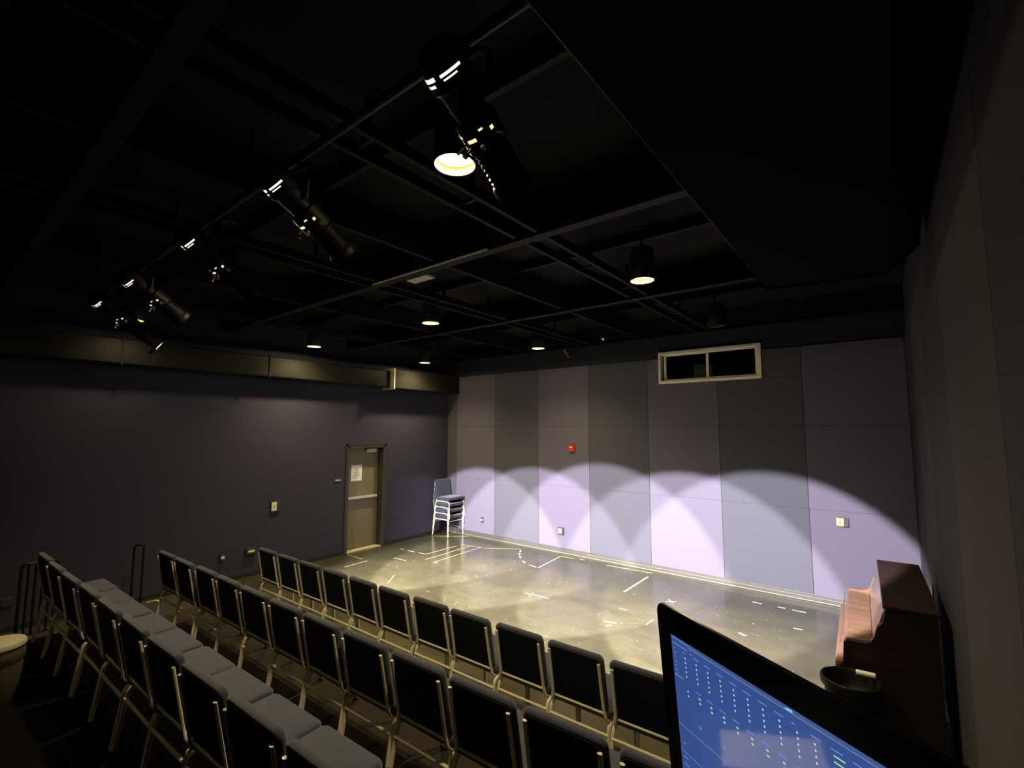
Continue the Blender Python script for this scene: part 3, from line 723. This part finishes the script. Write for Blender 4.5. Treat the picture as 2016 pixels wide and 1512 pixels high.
# trash bin with a paper roll
t = thing('trash_bin', 'black round trash bin in front of the piano end', 'bin', (8.29, -4.11, 0.001))
bm = B(); lathe(bm, [(0, 0), (.125, 0), (.13, .01), (.160, .72), (.172, .722), (.174, .748), (.166, .752), (.156, .735), (.127, .02), (0, .02)], 32); obj('bin_body', bm, 'bin', t, True)
bm = B(); lathe(bm, [(0, .56), (.11, .60), (.150, .66), (.160, .742), (.176, .750), (.181, .735), (.177, .70)], 32)
for v in bm.verts:
    if v.co.z > .55: v.co += Vector((math.sin(v.co.x*71+v.co.y*43), math.cos(v.co.y*67), math.sin(v.co.x*59)))*.0025
obj('bin_liner', bm, 'bin', t, True)
t = thing('paper_roll', 'pale paper roll lying across the rim of the black bin', 'paper', (8.375, -4.03, .775), .1)
bm = B(); lathe(bm, [(.006, -.055), (.017, -.055), (.018, -.05), (.018, .05), (.017, .055), (.006, .055), (.006, -.055)], 16, Matrix.Rotation(PI/2, 4, 'Y')); obj('roll', bm, 'paper', t, True)

# ------------------------------------------------------------------ monitor on its desk
h = Vector((.84898, -.52842, 0)); upv = Vector((-.04083, -.06560, .99701)); nv = Vector((-.52684, -.84645, -.07727))
TL = Vector((8.31789, -7.67327, 2.25280))
mon = thing('computer_monitor', 'black computer monitor with a lit blue lighting console screen', 'monitor', (0, 0, 0))
MW, MH = .555, .345
# local axes: X right on the screen, Y up, Z out of the screen
MM = Matrix(((h.x, upv.x, nv.x, TL.x), (h.y, upv.y, nv.y, TL.y), (h.z, upv.z, nv.z, TL.z), (0, 0, 0, 1)))
mon.matrix_world = MM
bm = B()
def rrect(w_, h_, r, z, n=6, x0=0, y0=0):
    out = []
    for cx, cy, a0 in ((w_-r, -r, 0), (r, -r, PI/2), (r, -h_+r, PI), (w_-r, -h_+r, 1.5*PI)):
        for k in range(n+1):
            a = a0+PI/2*k/n; out.append((x0+cx+r*math.cos(a), y0+cy+r*math.sin(a), z))
    return out
loops = [[bm.verts.new(p) for p in rrect(MW-2*i, MH-2*i, .012, z, x0=i, y0=-i)] for i, z in ((.06, -.040), (.03, -.024), (.002, -.0065), (0, -.005), (0, -.0015), (.0012, 0))]
for a, b_ in zip(loops, loops[1:]):
    for k in range(len(a)): bm.faces.new((a[k], a[(k+1) % len(a)], b_[(k+1) % len(a)], b_[k]))
bm.faces.new(loops[0][::-1]); bm.faces.new(loops[-1])
obj('housing', bm, 'bezel', mon, 30)
SX0, SY0, SX1, SY1 = .028, .0328, MW-.028, MH-.05
bm = B(); box(bm, SX0, SX1, -SY1, -SY0, .0003, .0008); scr = obj('screen', bm, 'screen', mon)
def strips(name, m, rects, z=.0009):
    bm = B()
    for (u, w_, du, dw) in rects:
        v = [bm.verts.new((u, -w_, z)), bm.verts.new((u+du, -w_, z)), bm.verts.new((u+du, -w_-dw, z)), bm.verts.new((u, -w_-dw, z))]; bm.faces.new(v[::-1])
    return obj(name, bm, m, scr)
cols_ = [.0668+.01935*k for k in range(23)]
CD = .01935
strips('title_bar', 'screen_bar', [(SX0, SY0, SX1-SX0, .0042)])
strips('screen_rule', 't_line', [(.060, .0368, SX1-.062, .0005), (SX0, .142, .12, .0004), (SX0, .1745, .2, .0004)], .00095)
bl = []; pale = []; gr = []
for k, c in enumerate(cols_):
    if c+CD > SX1: break
    if k == 7: hl = .004
    else: hl = .0105
    bl += [(c, .0455, hl, .0008)]
    for r in range(5):
        u = c+.0045 if k < 8 else c+.003
        if k in (9, 10, 11, 16, 17): gr += [(u-.001, .0503+.0053*r, .0105, .0013)]
        else: pale += [(u, .0512+.0055*r, .0017, .0020)]
    if k < 12:
        bl += [(c, .0855, .0095, .0008)]
        for r in range(2): gr += [(c+.0045+(.0002 if r else 0), .0907+.0053*r, .0030, .0020)]
    if k % 2 == 0 and k < 16: bl += [(c, .1815, .010, .0008), (c, .1255, .0045, .0008), (c+.001, .1275, .0035, .0007)]
for r in range(5): pale += [(.0515, .052+.0055*r, .0018, .0020)]
for r in range(2): pale += [(.0515, .092+.0055*r, .0018, .0020)]
bl += [(.030, .0410, .029, .0008), (.0305, .0808, .0155, .0009), (.032, .1805, .0095, .0009), (.033, .1892, .0085, .0009), (.0334, .1634, .005, .0008), (.031, .034, .032, .0007), (.0485, .0462, .0045, .0008), (.0615, .0430, .004, .0010)]
for r in range(7): bl += [(.032, .0475+.0053*r, .0022+.002*(r % 2), .0009)]
strips('header_text', 't_blue', bl); strips('value_text', 't_pale', pale); strips('level_text', 't_green', gr)
strips('active_tab', 't_cyan', [(.1962, .0342, .0085, .0020)])
bm = B(); lathe(bm, [(0, .0012), (.0016, .001), (.002, .0002), (0, .0002)], 10, Matrix.Translation((.0145, -.0155, 0))); obj('camera_dot', bm, 'chrome', mon)
# stand
DZ = 1.79
inv = MM.inverted()
base = TL+h*(MW/2)-upv*(MH*.75)-nv*.09
bm = B(); tube(bm, [inv @ (base-nv*.0+Vector((0, 0, .0))), inv @ Vector((base.x, base.y, DZ+.012))], .02, 10)
box(bm, MW/2-.05, MW/2+.05, -MH*.75-.06, -MH*.75+.06, -.10, -.04, .008); obj('stand_neck', bm, 'bezel', mon)
bm = B(); lathe(bm, [(0, 0), (.10, 0), (.10, .008), (.02, .014), (0, .014)], 28, inv @ Matrix.Translation((base.x, base.y, DZ+.0005))); obj('stand_base', bm, 'bezel', mon)
t = thing('standing_desk', 'black standing-height desk under the monitor', 'desk', (8.56, -8.15, .80))
bm = B(); box(bm, -.30, .28, -.50, .42, DZ-.80-.03, DZ-.80, .004); obj('desk_top', bm, 'desk', t)
for sx in (-.26, -.20+.04):
    pass
for (sx, sy) in ((-.27, -.46), (-.27, .38), (-.02, -.46), (-.02, .38)):
    bm = B(); box(bm, sx-.02, sx+.02, sy-.02, sy+.02, .001, DZ-.80-.03, .003); obj('leg', bm, 'desk', t)
t = thing('side_table', 'small black side table behind the third row holding a sheet of paper', 'table', (7.38, -8.02, .80))
bm = B(); box(bm, -.20, .20, -.25, .25, .53, .555, .004); obj('table_top', bm, 'desk', t)
for (sx, sy) in ((-.17, -.22), (-.17, .22), (.17, -.22), (.17, .22)):
    bm = B(); box(bm, sx-.015, sx+.015, sy-.015, sy+.015, .001, .53, .003); obj('leg', bm, 'desk', t)
t = thing('paper_sheet', 'white sheet of paper lying on the small side table', 'paper', (7.37, -7.98, 1.3555), math.radians(9.5))
bm = B(); box(bm, -.075, .085, -.145, .145, 0, .0012); obj('sheet', bm, 'paper', t)

# ------------------------------------------------------------------ camera, world, view
cam = bpy.data.cameras.new('camera'); co = bpy.data.objects.new('camera', cam); COL.objects.link(co)
cam.sensor_width = 36; cam.lens = 927.18/2016*36; cam.clip_start = .02
rt = Vector((.78580, .61847, .00250)); u_ = Vector((.05706, -.07653, .99543)); fw = Vector((-.61584, .78207, .09543))
co.matrix_world = Matrix(((rt.x, u_.x, -fw.x, 8.5771), (rt.y, u_.y, -fw.y, -8.3211), (rt.z, u_.z, -fw.z, 2.4859), (0, 0, 0, 1)))
SC.camera = co
wd = bpy.data.worlds.new('world'); SC.world = wd; wd.use_nodes = True
wd.node_tree.nodes['Background'].inputs['Color'].default_value = (0, 0, 0, 1)
vs = SC.view_settings; vs.view_transform = 'Standard'; vs.look = 'None'; vs.exposure = 0.; vs.gamma = 1
